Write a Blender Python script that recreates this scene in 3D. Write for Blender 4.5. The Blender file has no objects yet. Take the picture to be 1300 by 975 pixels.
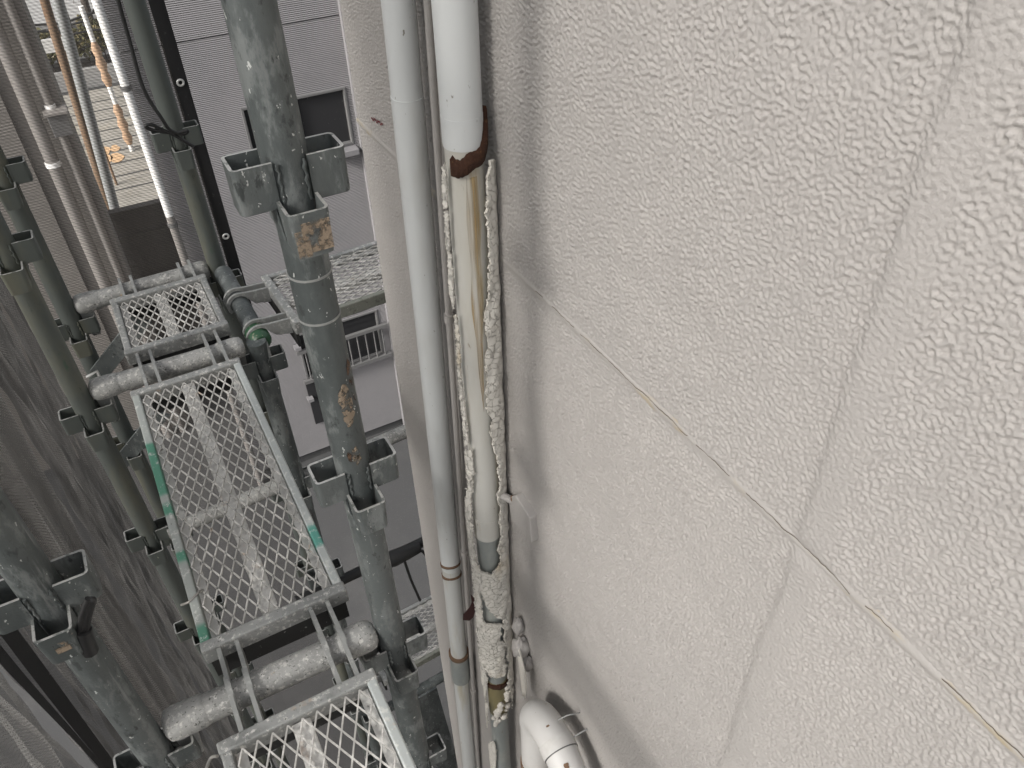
import bpy, math, random
import numpy as np
from mathutils import Matrix, Vector
random.seed(7); rng = np.random.default_rng(7)
R = math.radians
scene = bpy.context.scene
col = scene.collection
GZ = 5.3          # height of the camera above the ground; all coordinates below are relative to the camera

# ------------------------------------------------------------------ camera, sky, sun, exposure
F = 998.6
PITCH, ROLL, YAW = R(40.59), R(-1.755), R(27.766)
_f = np.array([math.sin(YAW)*math.cos(PITCH), math.cos(YAW)*math.cos(PITCH), -math.sin(PITCH)])
_r = np.array([math.cos(YAW), -math.sin(YAW), 0.0]); _u = np.cross(_r, _f)
CR = math.cos(ROLL)*_r + math.sin(ROLL)*_u; CU = -math.sin(ROLL)*_r + math.cos(ROLL)*_u; CW = _f
def ray(x, y): return CR*(x-650)/F - CU*(y-487.5)/F + CW
def onx(x, y, X): r = ray(x, y); return r*(X/r[0])
def ony(x, y, Y): r = ray(x, y); return r*(Y/r[1])
def onz(x, y, Z): r = ray(x, y); return r*(Z/r[2])
def proj(P):
    P = np.asarray(P, float); d = P@CW
    return np.stack([650+F*(P@CR)/d, 487.5-F*(P@CU)/d], -1)

cam = bpy.data.cameras.new('camera'); camo = bpy.data.objects.new('camera', cam); col.objects.link(camo)
cam.sensor_width = 36; cam.lens = F/1300*36; cam.clip_start = 0.02; cam.clip_end = 500
camo.matrix_world = Matrix(((CR[0], CU[0], -CW[0], 0), (CR[1], CU[1], -CW[1], 0), (CR[2], CU[2], -CW[2], GZ), (0, 0, 0, 1)))
scene.camera = camo

SUN_AZ = math.atan2(-0.966, -0.259); SUN_EL = R(34)       # direction towards the sun, azimuth from +y
world = bpy.data.worlds.new('World'); scene.world = world; world.use_nodes = True
wn = world.node_tree; bg = wn.nodes['Background']
sky = wn.nodes.new('ShaderNodeTexSky'); sky.sky_type = 'NISHITA'; sky.sun_disc = False
sky.sun_elevation = SUN_EL; sky.sun_rotation = SUN_AZ; sky.dust_density = 5; sky.air_density = 1.0; sky.ozone_density = 1
hs = wn.nodes.new('ShaderNodeHueSaturation'); hs.inputs['Saturation'].default_value = 0.22
wn.links.new(sky.outputs[0], hs.inputs['Color']); wn.links.new(hs.outputs[0], bg.inputs['Color'])
bg.inputs['Strength'].default_value = 0.15
sl = bpy.data.lights.new('sun', 'SUN'); sl.energy = 2.0; sl.angle = R(9); sl.color = (1.0, 0.965, 0.92)
so = bpy.data.objects.new('sun', sl); col.objects.link(so)
sd = Vector((math.sin(SUN_AZ)*math.cos(SUN_EL), math.cos(SUN_AZ)*math.cos(SUN_EL), math.sin(SUN_EL)))
so.rotation_euler = sd.to_track_quat('Z', 'Y').to_euler(); so.location = (0, 0, GZ+6)
vs = scene.view_settings; vs.view_transform = 'Standard'; vs.look = 'None'; vs.gamma = 1; vs.use_curve_mapping = False
vs.exposure = 1.2
scene.render.engine = 'CYCLES'
scene.cycles.max_bounces = 8; scene.cycles.transparent_max_bounces = 16

# ------------------------------------------------------------------ helpers
def nrm(v): v = np.asarray(v, float); return v/np.linalg.norm(v)
class MB:
    def __init__(s): s.v = []; s.f = []; s.sm = []; s.mi = []
    def add(s, V, Fc, smooth=False, mi=0):
        b = len(s.v); s.v += [tuple(map(float, p)) for p in V]
        for q in Fc: s.f.append(tuple(b+i for i in q)); s.sm.append(smooth); s.mi.append(mi)
        return s
    def box(s, c, size, ax=None, mi=0):
        c = np.array(c, float); h = np.array(size, float)/2; A = np.eye(3) if ax is None else np.array(ax, float)
        V = [c + A[0]*h[0]*i + A[1]*h[1]*j + A[2]*h[2]*k for i in (-1, 1) for j in (-1, 1) for k in (-1, 1)]
        return s.add(V, [(0, 1, 3, 2), (4, 6, 7, 5), (0, 4, 5, 1), (2, 3, 7, 6), (0, 2, 6, 4), (1, 5, 7, 3)], False, mi)
    def bar(s, p0, p1, w, h, up=(0, 0, 1), mi=0):
        p0 = np.array(p0, float); p1 = np.array(p1, float); d = p1-p0; L = np.linalg.norm(d); d = d/L
        a = nrm(np.cross(up, d)); b = np.cross(d, a)
        return s.box((p0+p1)/2, (L, w, h), (d, a, b), mi)
    def path(s, P, r, n=12, caps=True, mi=0, smooth=True):
        P = np.array(P, float); m = len(P); rr = np.full(m, r) if np.isscalar(r) else np.array(r, float)
        T = np.gradient(P, axis=0); T /= np.linalg.norm(T, axis=1)[:, None]
        a = np.cross(T[0], (0, 0, 1)); a = np.cross(T[0], (1, 0, 0)) if np.linalg.norm(a) < .2 else a; a = nrm(a)
        V = []
        for i in range(m):
            a = nrm(a - T[i]*(a@T[i])); b = np.cross(T[i], a)
            for k in range(n):
                t = 2*math.pi*k/n; V.append(P[i] + rr[i]*(math.cos(t)*a+math.sin(t)*b))
        Fs = [(i*n+k, i*n+(k+1) % n, (i+1)*n+(k+1) % n, (i+1)*n+k) for i in range(m-1) for k in range(n)]
        b0 = len(s.v); s.add(V, Fs, smooth, mi)
        if caps:
            for st, rev in ((0, True), ((m-1)*n, False)):
                q = list(range(n)); s.add(V[st:st+n], [tuple(q[::-1] if rev else q)], False, mi)
        return s
    def tube(s, p0, p1, r, n=24, r1=None, caps=True, mi=0):
        return s.path([p0, p1], [r, r if r1 is None else r1], n, caps, mi)
    def prism(s, poly, o, ax, ay, th, mi=0):
        o = np.array(o, float); ax = np.array(ax, float); ay = np.array(ay, float); az = np.cross(ax, ay); n = len(poly)
        V = [o+ax*p[0]+ay*p[1]+az*(k*th/2) for k in (-1, 1) for p in poly]
        s.add(V, [tuple(range(n))[::-1], tuple(range(n, 2*n))]+[(i, (i+1) % n, n+(i+1) % n, n+i) for i in range(n)], False, mi)
        return s
    def grid(s, P, smooth=True, mi=0, mask=None):
        a, b = P.shape[:2]
        Fs = [(i*b+j, i*b+j+1, (i+1)*b+j+1, (i+1)*b+j) for i in range(a-1) for j in range(b-1) if mask is None or mask[i, j]]
        return s.add(P.reshape(-1, 3), Fs, smooth, mi)
    def mesh(s, name, mats, base=(0, 0, 0)):
        me = bpy.data.meshes.new(name); b = np.array(base)
        me.from_pydata([tuple(np.array(p)-b) for p in s.v], [], s.f)
        me.polygons.foreach_set('use_smooth', s.sm); me.polygons.foreach_set('material_index', s.mi)
        for m in (mats if isinstance(mats, (list, tuple)) else [mats]): me.materials.append(m)
        me.update(); return me
    def build(s, name, mats, parent=None, bevel=0, base=None):
        b = BASE.get(parent.name, (0, 0, 0)) if parent else (base if base is not None else (0, 0, 0))
        o = bpy.data.objects.new(name, s.mesh(name, mats, b)); col.objects.link(o)
        if parent: o.parent = parent; BASE[o.name] = b
        else: o.location = b; BASE[o.name] = tuple(b); TOP.append(o)
        if bevel:
            m = o.modifiers.new('bevel', 'BEVEL'); m.width = bevel; m.segments = 2; m.limit_method = 'ANGLE'; m.angle_limit = R(40)
        return o
BASE = {}; TOP = []
def tag(o, label, cat, group=None, kind=None):
    if label: o['label'] = label
    if cat: o['category'] = cat
    if group: o['group'] = group
    if kind: o['kind'] = kind
    return o
def thing(name, base, label, cat, group=None):
    o = bpy.data.objects.new(name, None); col.objects.link(o); o.location = base; o.empty_display_size = .1
    BASE[o.name] = tuple(base); TOP.append(o); return tag(o, label, cat, group)
def inst(name, me, parent, loc, rz=0):
    o = bpy.data.objects.new(name, me); col.objects.link(o); o.parent = parent
    b = BASE[parent.name]; o.location = (loc[0]-b[0], loc[1]-b[1], loc[2]-b[2]); o.rotation_euler = (0, 0, rz); return o
def dup(root, d, label=None, group=None):
    def cp(o, par):
        c = o.copy(); col.objects.link(c); c.parent = par
        for ch in list(o.children): cp(ch, c)
        return c
    c = cp(root, None); c.location = root.location + Vector(d); TOP.append(c)
    BASE[c.name] = tuple(np.array(BASE[root.name])+np.array(d))
    if label: c['label'] = label
    if group: c['group'] = group
    return c

# ------------------------------------------------------------------ materials
def mat(name, base, rough=.6, metal=0., layers=(), bump=None, alpha=None, spec=.5, trans=None, wave=None):
    """layers: (scale, lo, hi, colour, stretch_xyz, detail[, rough]) noise masks painted over the base colour"""
    m = bpy.data.materials.new(name); m.use_nodes = True; nt = m.node_tree; N = nt.nodes; L = nt.links
    P = N['Principled BSDF']; P.inputs['Roughness'].default_value = rough; P.inputs['Metallic'].default_value = metal
    P.inputs['Specular IOR Level'].default_value = spec
    tc = N.new('ShaderNodeTexCoord'); oi = N.new('ShaderNodeObjectInfo')
    off = N.new('ShaderNodeVectorMath'); off.operation = 'MULTIPLY_ADD'
    off.inputs[1].default_value = (17, 11, 23)
    L.new(oi.outputs['Random'], off.inputs[0]); L.new(tc.outputs['Object'], off.inputs[2])
    def noise(scale, stretch=(1, 1, 1), detail=4, rgh=.68):
        mp = N.new('ShaderNodeMapping'); mp.inputs['Scale'].default_value = stretch; L.new(off.outputs[0], mp.inputs['Vector'])
        n = N.new('ShaderNodeTexNoise'); n.inputs['Scale'].default_value = scale; n.inputs['Detail'].default_value = detail
        n.inputs['Roughness'].default_value = rgh; L.new(mp.outputs[0], n.inputs['Vector']); return n.outputs['Fac']
    cur = None
    rgb = N.new('ShaderNodeRGB'); rgb.outputs[0].default_value = (*base, 1); cur = rgb.outputs[0]
    for ly in layers:
        scale, lo, hi, c, st, det = ly[:6]
        mr = N.new('ShaderNodeMapRange'); mr.inputs['From Min'].default_value = lo; mr.inputs['From Max'].default_value = hi
        mr.interpolation_type = 'SMOOTHSTEP'; L.new(noise(scale, st, det), mr.inputs['Value'])
        mx = N.new('ShaderNodeMix'); mx.data_type = 'RGBA'; L.new(mr.outputs[0], mx.inputs['Factor'])
        L.new(cur, mx.inputs['A']); mx.inputs['B'].default_value = (*c, 1); cur = mx.outputs['Result']
    L.new(cur, P.inputs['Base Color'])
    h = None
    if bump:
        bs, bd, strength = bump[:3]
        b = N.new('ShaderNodeBump'); b.inputs['Distance'].default_value = bd; b.inputs['Strength'].default_value = strength
        L.new(noise(bs, bump[3] if len(bump) > 3 else (1, 1, 1), 5), b.inputs['Height']); L.new(b.outputs[0], P.inputs['Normal']); h = b
    if wave:
        w = N.new('ShaderNodeTexWave'); w.bands_direction = 'Z'; w.inputs['Scale'].default_value = wave[0]; w.inputs['Distortion'].default_value = wave[2]
        L.new(tc.outputs['Object'], w.inputs['Vector'])
        b = N.new('ShaderNodeBump'); b.inputs['Distance'].default_value = wave[1]; b.inputs['Strength'].default_value = 1
        L.new(w.outputs['Fac'], b.inputs['Height'])
        if h: L.new(h.outputs[0], b.inputs['Normal'])
        L.new(b.outputs[0], P.inputs['Normal'])
    if alpha:
        sc, st, lo, hi = alpha
        mr = N.new('ShaderNodeMapRange'); mr.inputs['To Min'].default_value = lo; mr.inputs['To Max'].default_value = hi
        mr.inputs['From Min'].default_value = .3; mr.inputs['From Max'].default_value = .7
        L.new(noise(sc, st, 3), mr.inputs['Value']); L.new(mr.outputs[0], P.inputs['Alpha'])
    return m
I3 = (1, 1, 1)
M = {}
M['wall'] = mat('wall_paint', (.386, .366, .347), .75, layers=[(2.2, .42, .70, (.374, .356, .338), I3, 4), (9, .5, .75, (.394, .374, .354), I3, 3), (1.3, .58, .8, (.366, .352, .342), (1, 1, .4), 3)], bump=(150, .0030, .60), spec=.3)
M['sealant'] = mat('joint_sealant', (.385, .365, .345), .65, layers=[(14, .52, .66, (.42, .36, .26), (1, .5, 2), 4), (40, .6, .75, (.40, .34, .25), (1, .3, 1), 3)], bump=(160, .0012, .5), spec=.35)
M['crack'] = mat('crack_line', (.10, .075, .05), .9)
M['pipe'] = mat('grey_pvc', (.66, .675, .665), .36, layers=[(6, .52, .76, (.56, .56, .53), (1, 1, .25), 4), (90, .70, .76, (.25, .24, .2), (1, 1, .5), 2)], bump=(30, .0006, .25))
M['pipe_white'] = mat('painted_pvc', (.57, .56, .54), .5, layers=[(8, .48, .72, (.48, .47, .44), I3, 5), (16, .64, .70, (.40, .37, .33), I3, 5), (60, .68, .74, (.26, .19, .12), I3, 4)], bump=(45, .0008, .3))
M['pipe_cream'] = mat('aged_pvc', (.58, .57, .53), .5, layers=[(5, .42, .66, (.53, .51, .45), (1.5, 1.5, .25), 5), (10, .56, .72, (.42, .34, .21), (1.8, 1.8, .14), 6), (60, .66, .76, (.2, .15, .08), (1, 1, .3), 3)], bump=(40, .0008, .3))
M['pipe_stained'] = mat('stained_grey_pvc', (.62, .63, .61), .42, layers=[(7, .5, .68, (.50, .47, .38), (2, 2, .15), 5), (60, .68, .76, (.3, .25, .17), (1, 1, .4), 3)], bump=(30, .0006, .25))
M['pipe_old'] = mat('bare_grey_pvc', (.27, .29, .28), .4, layers=[(9, .5, .72, (.36, .37, .34), (1, 1, .5), 4), (30, .62, .75, (.20, .17, .11), (1, 1, .3), 4)], bump=(35, .0006, .3))
M['streak'] = mat('rust_streak', (.46, .34, .17), .55, layers=[(25, .4, .6, (.38, .23, .07), (2, 2, .1), 4)], alpha=(34, (2.5, 2.5, .10), -.1, 1.0))
M['rust'] = mat('rust', (.055, .021, .010), .95, layers=[(60, .5, .68, (.085, .034, .014), I3, 6), (150, .6, .7, (.15, .07, .03), I3, 4)], bump=(110, .008, 1.0))
M['rust_light'] = mat('rust_light', (.17, .105, .065), .85, layers=[(40, .5, .7, (.10, .045, .02), I3, 5)], bump=(120, .002, .8))
M['leaf'] = mat('dry_leaf', (.035, .010, .009), .7)
def coat_mat():
    m = mat('peeling_coating', (.72, .69, .625), .75, layers=[(7, .54, .74, (.66, .58, .45), (1, 1, .5), 4), (50, .72, .82, (.5, .44, .35), I3, 4)], bump=(40, .0015, .4))
    nt = m.node_tree; N = nt.nodes; L = nt.links; P = N['Principled BSDF']; b0 = P.inputs['Normal'].links[0].from_node
    tc = N.new('ShaderNodeTexCoord'); n = N.new('ShaderNodeTexNoise'); n.inputs['Scale'].default_value = 40
    ad = N.new('ShaderNodeMix'); ad.data_type = 'VECTOR'; ad.inputs['Factor'].default_value = .012
    L.new(tc.outputs['Object'], ad.inputs['A']); L.new(n.outputs['Color'], ad.inputs['B'])
    v = N.new('ShaderNodeTexVoronoi'); v.feature = 'DISTANCE_TO_EDGE'; v.inputs['Scale'].default_value = 70; L.new(ad.outputs['Result'], v.inputs['Vector'])
    mr = N.new('ShaderNodeMapRange'); mr.inputs['From Max'].default_value = .035; L.new(v.outputs['Distance'], mr.inputs['Value'])
    b = N.new('ShaderNodeBump'); b.inputs['Distance'].default_value = .0022; L.new(mr.outputs[0], b.inputs['Height']); L.new(b0.outputs[0], b.inputs['Normal']); L.new(b.outputs[0], P.inputs['Normal'])
    src = P.inputs['Base Color'].links[0].from_socket
    mr2 = N.new('ShaderNodeMapRange'); mr2.inputs['From Max'].default_value = .012; L.new(v.outputs['Distance'], mr2.inputs['Value'])
    mx = N.new('ShaderNodeMix'); mx.data_type = 'RGBA'; mx.inputs['A'].default_value = (.24, .20, .15, 1)
    L.new(mr2.outputs[0], mx.inputs['Factor']); L.new(src, mx.inputs['B']); L.new(mx.outputs['Result'], P.inputs['Base Color'])
    return m
M['coat'] = coat_mat()
M['clump'] = mat('lumpy_coating', (.66, .63, .57), .8, bump=(120, .003, .8))
M['post'] = mat('galvanised_post', (.112, .124, .122), .52, .2, layers=[(7, .40, .60, (.072, .082, .081), (1, 1, .30), 7), (24, .50, .60, (.175, .188, .184), (1, 1, .35), 8), (60, .58, .66, (.052, .058, .057), (1, 1, .5), 6), (14, .60, .68, (.23, .24, .235), (2, 2, .10), 7), (40, .69, .73, (.27, .22, .165), (1, 1, .6), 5), (120, .665, .69, (.50, .51, .49), (1, 1, .6), 3)], bump=(110, .0016, .6))
M['post_green'] = mat('mossy_post', (.105, .117, .108), .55, .3, layers=[(5, .48, .66, (.145, .147, .115), (1, 1, .3), 5), (16, .64, .74, (.075, .115, .085), (1, 1, .4), 4), (120, .60, .78, (.06, .068, .062), (1, 1, .3), 6), (40, .69, .73, (.40, .40, .34), (1, 1, .4), 4)], bump=(60, .0008, .4))
M['rim'] = mat('worn_rim', (.48, .48, .46), .45, .5, layers=[(80, .5, .62, (.20, .21, .20), I3, 3)])
M['patch'] = mat('tan_paint', (.25, .195, .14), .75, alpha=(70, I3, -.9, 1.9), layers=[(40, .55, .68, (.10, .08, .06), I3, 5), (90, .6, .7, (.45, .37, .27), I3, 3)], bump=(140, .0015, .7))
M['rust_patch'] = mat('rust_patch', (.11, .065, .04), .85, alpha=(60, I3, -.9, 1.7), bump=(120, .002, .7))
M['tubemetal'] = mat('splattered_tube', (.34, .34, .325), .6, .2, layers=[(10, .45, .65, (.24, .24, .23), (1, 1, 1), 5), (110, .52, .64, (.55, .54, .51), I3, 5), (190, .58, .66, (.075, .075, .07), I3, 5), (25, .66, .74, (.40, .31, .21), I3, 4)], bump=(120, .002, .7))
M['deck'] = mat('splattered_deck', (.29, .295, .285), .55, .2, layers=[(9, .45, .68, (.19, .195, .188), I3, 6), (110, .53, .63, (.60, .59, .56), I3, 5), (220, .58, .66, (.09, .09, .085), I3, 5), (12, .66, .76, (.44, .34, .25), I3, 4)], bump=(150, .0015, .6))
M['deck_green'] = mat('green_deck_rail', (.36, .38, .36), .6, .1, layers=[(5.0, .50, .55, (.10, .27, .19), (.2, 1, .2), 3), (80, .56, .66, (.56, .57, .54), I3, 4), (130, .66, .72, (.16, .17, .15), I3, 3)], bump=(150, .0012, .5))
M['deck_teal'] = mat('pale_teal_rail', (.42, .445, .435), .6, .1, layers=[(4.3, .56, .62, (.10, .30, .25), (.2, 1, .2), 3), (80, .55, .66, (.57, .58, .55), I3, 4), (14, .64, .72, (.45, .33, .24), I3, 4)], bump=(150, .0012, .5))
M['mesh'] = mat('expanded_metal', (.43, .42, .395), .6, .1, layers=[(30, .48, .62, (.66, .645, .61), I3, 4), (12, .64, .76, (.44, .31, .21), I3, 4), (50, .64, .74, (.15, .145, .135), I3, 4)])
M['stiff'] = mat('splattered_stiffener', (.52, .51, .485), .75, layers=[(20, .46, .60, (.68, .67, .64), I3, 5), (12, .60, .72, (.46, .35, .27), I3, 4), (60, .60, .7, (.2, .19, .17), I3, 4)], bump=(90, .003, .8))
M['undershade'] = mat('underside_shade', (.014, .014, .014), .7, 0, layers=[(110, .66, .72, (.22, .22, .21), I3, 3)])  # near-black base imitates shade below the deck ends, with a few splatter specks
M['hook'] = mat('hook_steel', (.28, .285, .275), .6, .25, layers=[(60, .52, .66, (.42, .42, .40), I3, 4), (30, .62, .72, (.09, .09, .085), I3, 4)], bump=(120, .001, .6))
M['greenpaint'] = mat('dark_green_paint', (.022, .075, .035), .45, layers=[(30, .6, .7, (.15, .16, .13), I3, 4), (90, .66, .72, (.30, .28, .2), I3, 3)], bump=(100, .001, .5))
M['deck_olive'] = mat('olive_deck_rail', (.20, .205, .175), .55, .2, layers=[(40, .52, .66, (.10, .105, .085), I3, 5), (130, .6, .68, (.42, .41, .37), I3, 4)], bump=(150, .001, .5))
M['rubber'] = mat('black_tie', (.012, .012, .012), .5)
M['hem'] = mat('black_hem', (.010, .010, .011), .75, layers=[(60, .62, .74, (.035, .035, .036), I3, 4), (140, .70, .74, (.20, .20, .19), I3, 3)], bump=(200, .0006, .5))
M['eyelet'] = mat('eyelet_metal', (.62, .62, .60), .4, .3)
def net_mat(name, c, c2, alpha, layers_scale=(1, 1, 1), tl=.45, weave=(48, .11)):
    m = bpy.data.materials.new(name); m.use_nodes = True; nt = m.node_tree; N = nt.nodes; L = nt.links
    N.remove(N['Principled BSDF']); out = N['Material Output']; tc = N.new('ShaderNodeTexCoord')
    def noise(scale, st, det):
        mp = N.new('ShaderNodeMapping'); mp.inputs['Scale'].default_value = st; L.new(tc.outputs['Object'], mp.inputs['Vector'])
        n = N.new('ShaderNodeTexNoise'); n.inputs['Scale'].default_value = scale; n.inputs['Detail'].default_value = det; n.inputs['Distortion'].default_value = .6; L.new(mp.outputs[0], n.inputs['Vector']); return n.outputs['Fac']
    def mr(src, a, b, lo=0., hi=1.):
        q = N.new('ShaderNodeMapRange'); q.inputs['From Min'].default_value = a; q.inputs['From Max'].default_value = b; q.inputs['To Min'].default_value = lo; q.inputs['To Max'].default_value = hi; L.new(src, q.inputs['Value']); return q.outputs[0]
    n1 = noise(8, (1, 1.5, .13), 7); n2 = noise(34, (1, 1.5, .16), 6); n3 = noise(9, layers_scale, 5)
    mx = N.new('ShaderNodeMix'); mx.data_type = 'RGBA'; mx.inputs['A'].default_value = (*c, 1); mx.inputs['B'].default_value = (*c2, 1); L.new(mr(n1, .42, .66), mx.inputs['Factor'])  # dark-to-pale streaks in the colour imitate shading on the net folds
    mx2 = N.new('ShaderNodeMix'); mx2.data_type = 'RGBA'; L.new(mx.outputs['Result'], mx2.inputs['A']); mx2.inputs['B'].default_value = (*c2, 1); L.new(mr(n2, .54, .70), mx2.inputs['Factor'])
    b1 = N.new('ShaderNodeBump'); b1.inputs['Distance'].default_value = .015; b1.inputs['Strength'].default_value = .8; L.new(n3, b1.inputs['Height'])
    b2 = N.new('ShaderNodeBump'); b2.inputs['Distance'].default_value = .006; b2.inputs['Strength'].default_value = .8; L.new(n2, b2.inputs['Height']); L.new(b1.outputs[0], b2.inputs['Normal'])
    d = N.new('ShaderNodeBsdfDiffuse'); t = N.new('ShaderNodeBsdfTranslucent'); tr = N.new('ShaderNodeBsdfTransparent')
    for q in (d, t): L.new(mx2.outputs['Result'], q.inputs['Color']); L.new(b2.outputs[0], q.inputs['Normal'])
    m1 = N.new('ShaderNodeMixShader'); m1.inputs[0].default_value = tl; L.new(d.outputs[0], m1.inputs[1]); L.new(t.outputs[0], m1.inputs[2])
    av = mr(n1, .3, .7, *alpha)
    for ax_ in ('Z', 'DIAGONAL'):          # the weave: fine bands of thread and gap
        wv = N.new('ShaderNodeTexWave'); wv.bands_direction = ax_; wv.inputs['Scale'].default_value = weave[0]; wv.inputs['Distortion'].default_value = 1.2; L.new(tc.outputs['Object'], wv.inputs['Vector'])
        ad = N.new('ShaderNodeMath'); ad.operation = 'ADD'; L.new(av, ad.inputs[0]); L.new(mr(wv.outputs['Fac'], 0, 1, -weave[1], weave[1]), ad.inputs[1]); av = ad.outputs[0]
    m2 = N.new('ShaderNodeMixShader'); L.new(av, m2.inputs[0]); L.new(tr.outputs[0], m2.inputs[1]); L.new(m1.outputs[0], m2.inputs[2]); L.new(m2.outputs[0], out.inputs['Surface'])
    return m
M['net_end'] = net_mat('grey_net', (.135, .127, .119), (.16, .151, .142), (.44, .52), (1, 1, .2), .3)
M['net_side'] = net_mat('dark_net', (.036, .0355, .035), (.115, .112, .108), (.62, .78), (1, 2.5, .35), .12, (75, .07))
M['net_fold'] = net_mat('folded_net', (.13, .127, .122), (.20, .195, .187), (.58, .68), (1, 3, .8), .12, (75, .06))
M['net_pale'] = net_mat('pale_net', (.07, .069, .067), (.175, .172, .166), (.60, .72), (1, 3, .8), .12, (75, .06))
M['asphalt'] = mat('asphalt', (.036, .036, .0365), .9, layers=[(1.5, .45, .7, (.046, .0455, .045), I3, 4), (120, .6, .7, (.07, .07, .068), I3, 3)], bump=(160, .003, .6))
M['concrete'] = mat('concrete', (.30, .295, .285), .85, layers=[(2, .45, .7, (.29, .285, .275), I3, 5)], bump=(90, .002, .5))
M['paving'] = mat('paving', (.29, .27, .235), .85, layers=[(3, .45, .7, (.22, .205, .175), I3, 5), (.8, .5, .7, (.34, .30, .23), I3, 4)], bump=(60, .002, .4))
M['line'] = mat('road_paint', (.62, .54, .36), .7)
M['orange_mark'] = mat('orange_paint', (.55, .36, .20), .7)
M['siding'] = mat('grey_siding', (.185, .178, .181), .7, layers=[(2, .42, .7, (.165, .16, .163), I3, 4), (60, .64, .72, (.21, .205, .205), (1, 1, 6), 3)], wave=(26, .004, .35), bump=(220, .002, .6))
M['trim'] = mat('grey_trim', (.15, .145, .148), .6, layers=[(9, .5, .7, (.13, .127, .13), (1, 1, .3), 4)])
M['brownwall'] = mat('taupe_siding', (.17, .156, .142), .75, layers=[(3, .42, .7, (.145, .133, .12), (1, 1, .4), 4)], wave=(14, .0015, .4), bump=(160, .002, .5))
M['whitepipe'] = mat('white_downpipe', (.74, .73, .71), .35)
M['taupepipe'] = mat('taupe_downpipe', (.20, .185, .172), .45)
M['glass'] = mat('dark_glass', (.020, .020, .021), .12, layers=[(50, .68, .74, (.16, .155, .15), I3, 4)])
M['frame'] = mat('window_frame', (.13, .128, .126), .5, .3)
M['fence'] = mat('brown_fence', (.085, .072, .06), .7, layers=[(12, .45, .7, (.065, .055, .046), (6, 1, 1), 4)])
M['steelpost'] = mat('steel_post', (.46, .47, .46), .5, .3)
M['rustpost'] = mat('rust_post', (.20, .13, .08), .8, layers=[(8, .5, .7, (.15, .08, .04), (1, 1, .3), 4)])
M['white'] = mat('white_paint', (.76, .75, .72), .6)
M['orange'] = mat('orange_plastic', (.42, .28, .18), .55)
M['teal'] = mat('teal_panel', (.20, .46, .40), .5)
M['shrub'] = mat('shrub_leaf', (.085, .085, .035), .8, layers=[(6, .45, .65, (.14, .11, .05), I3, 3)])
M['bark'] = mat('bark', (.07, .058, .048), .9, bump=(40, .01, .6))
M['wire'] = mat('twisted_wire', (.30, .29, .27), .5, .5)

# ------------------------------------------------------------------ ground and street
def slab(name, x0, x1, y0, y1, z, m, th=.25):
    b = MB().box(((x0+x1)/2, (y0+y1)/2, z-th/2), (x1-x0, y1-y0, th)); o = b.build(name, m, base=((x0+x1)/2, (y0+y1)/2, z)); o['kind'] = 'structure'; return o
slab('ground', -60, 60, -30, 90, -GZ, M['asphalt'], .4)
slab('paved_forecourt', -6, 8, 9.5, 17.0, -GZ+.008, M['paving'], .06)
slab('pavement', -30, 30, 21.8, 40, -GZ+.12, M['concrete'], .3)
for i, y in enumerate((18.75, 19.6)):
    o = slab('lane_line', -10, 10, y-.07, y+.07, -GZ+.005, M['line'], .01)
for i in range(9):
    y = 12.3+.5*i
    o = slab('paving_joint', -2.5, 3, y, y+.035, -GZ+.0125, M['asphalt'], .006)
for k, (px, py, s) in enumerate([(132, 192, .10), (134, 202, .10), (148, 200, .10), (146, 188, .07)]):
    p = onz(px, py, -GZ+.014)
    a = np.linspace(0, 2*math.pi, 14)[:-1]; q = [(s*(1+.2*math.sin(3*t+k))*math.cos(t), 2*s*math.sin(t)) for t in a]
    o = MB().prism(q, p, (1, 0, 0), (0, 1, 0), .004).build('ground_mark', M['orange_mark'], base=p); o['kind'] = 'structure'

# ------------------------------------------------------------------ neighbouring grey building (behind the corner)
Y2 = 5.46
nb = thing('neighbour_house', (2.4, Y2, -GZ), 'grey sided house across the gap with small dark windows', 'building')
def facade_piece(x0, x1, z0, z1): return MB().box(((x0+x1)/2, Y2+.11, (z0+z1)/2), (x1-x0, .22, z1-z0))
XL, XR = .26, 5.0
win = (.88, 1.62, -2.40, -1.985); win2 = (.87, 1.585, -4.36, -3.88)
rows = [(-GZ+.10, -3.43), (-3.422, -1.522), (-1.512, .38), (.388, 1.6)]
for z0, z1 in rows:
    opens = [w for w in (win, win2) if w[2] >= z0 and w[3] <= z1]
    if opens:
        w = opens[0]
        pcs = [(XL, w[0], z0, z1), (w[1], XR, z0, z1), (w[0], w[1], z0, w[2]), (w[0], w[1], w[3], z1)]
        b = MB()
        for p in pcs:
            b.box(((p[0]+p[1])/2, Y2+.11, (p[2]+p[3])/2), (p[1]-p[0], .22, p[3]-p[2]))
        b.build('siding_panel', M['siding'], nb)
    else: facade_piece(XL, XR, z0, z1).build('siding_panel', M['siding'], nb)
MB().box(((XL+XR)/2+.04, Y2+.72, (-GZ+1.6)/2), (XR-XL-.1, .98, GZ+1.6)).build('house_body', M['brownwall'], nb)
MB().box(((XL+XR)/2, Y2+.13, -GZ+.05), (XR-XL, .2, .10)).build('footing', M['asphalt'], nb)
MB().box(((XL+XR)/2, Y2+.65, 1.66), (XR-XL+.2, 1.6, .12)).build('roof', M['trim'], nb)
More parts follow.
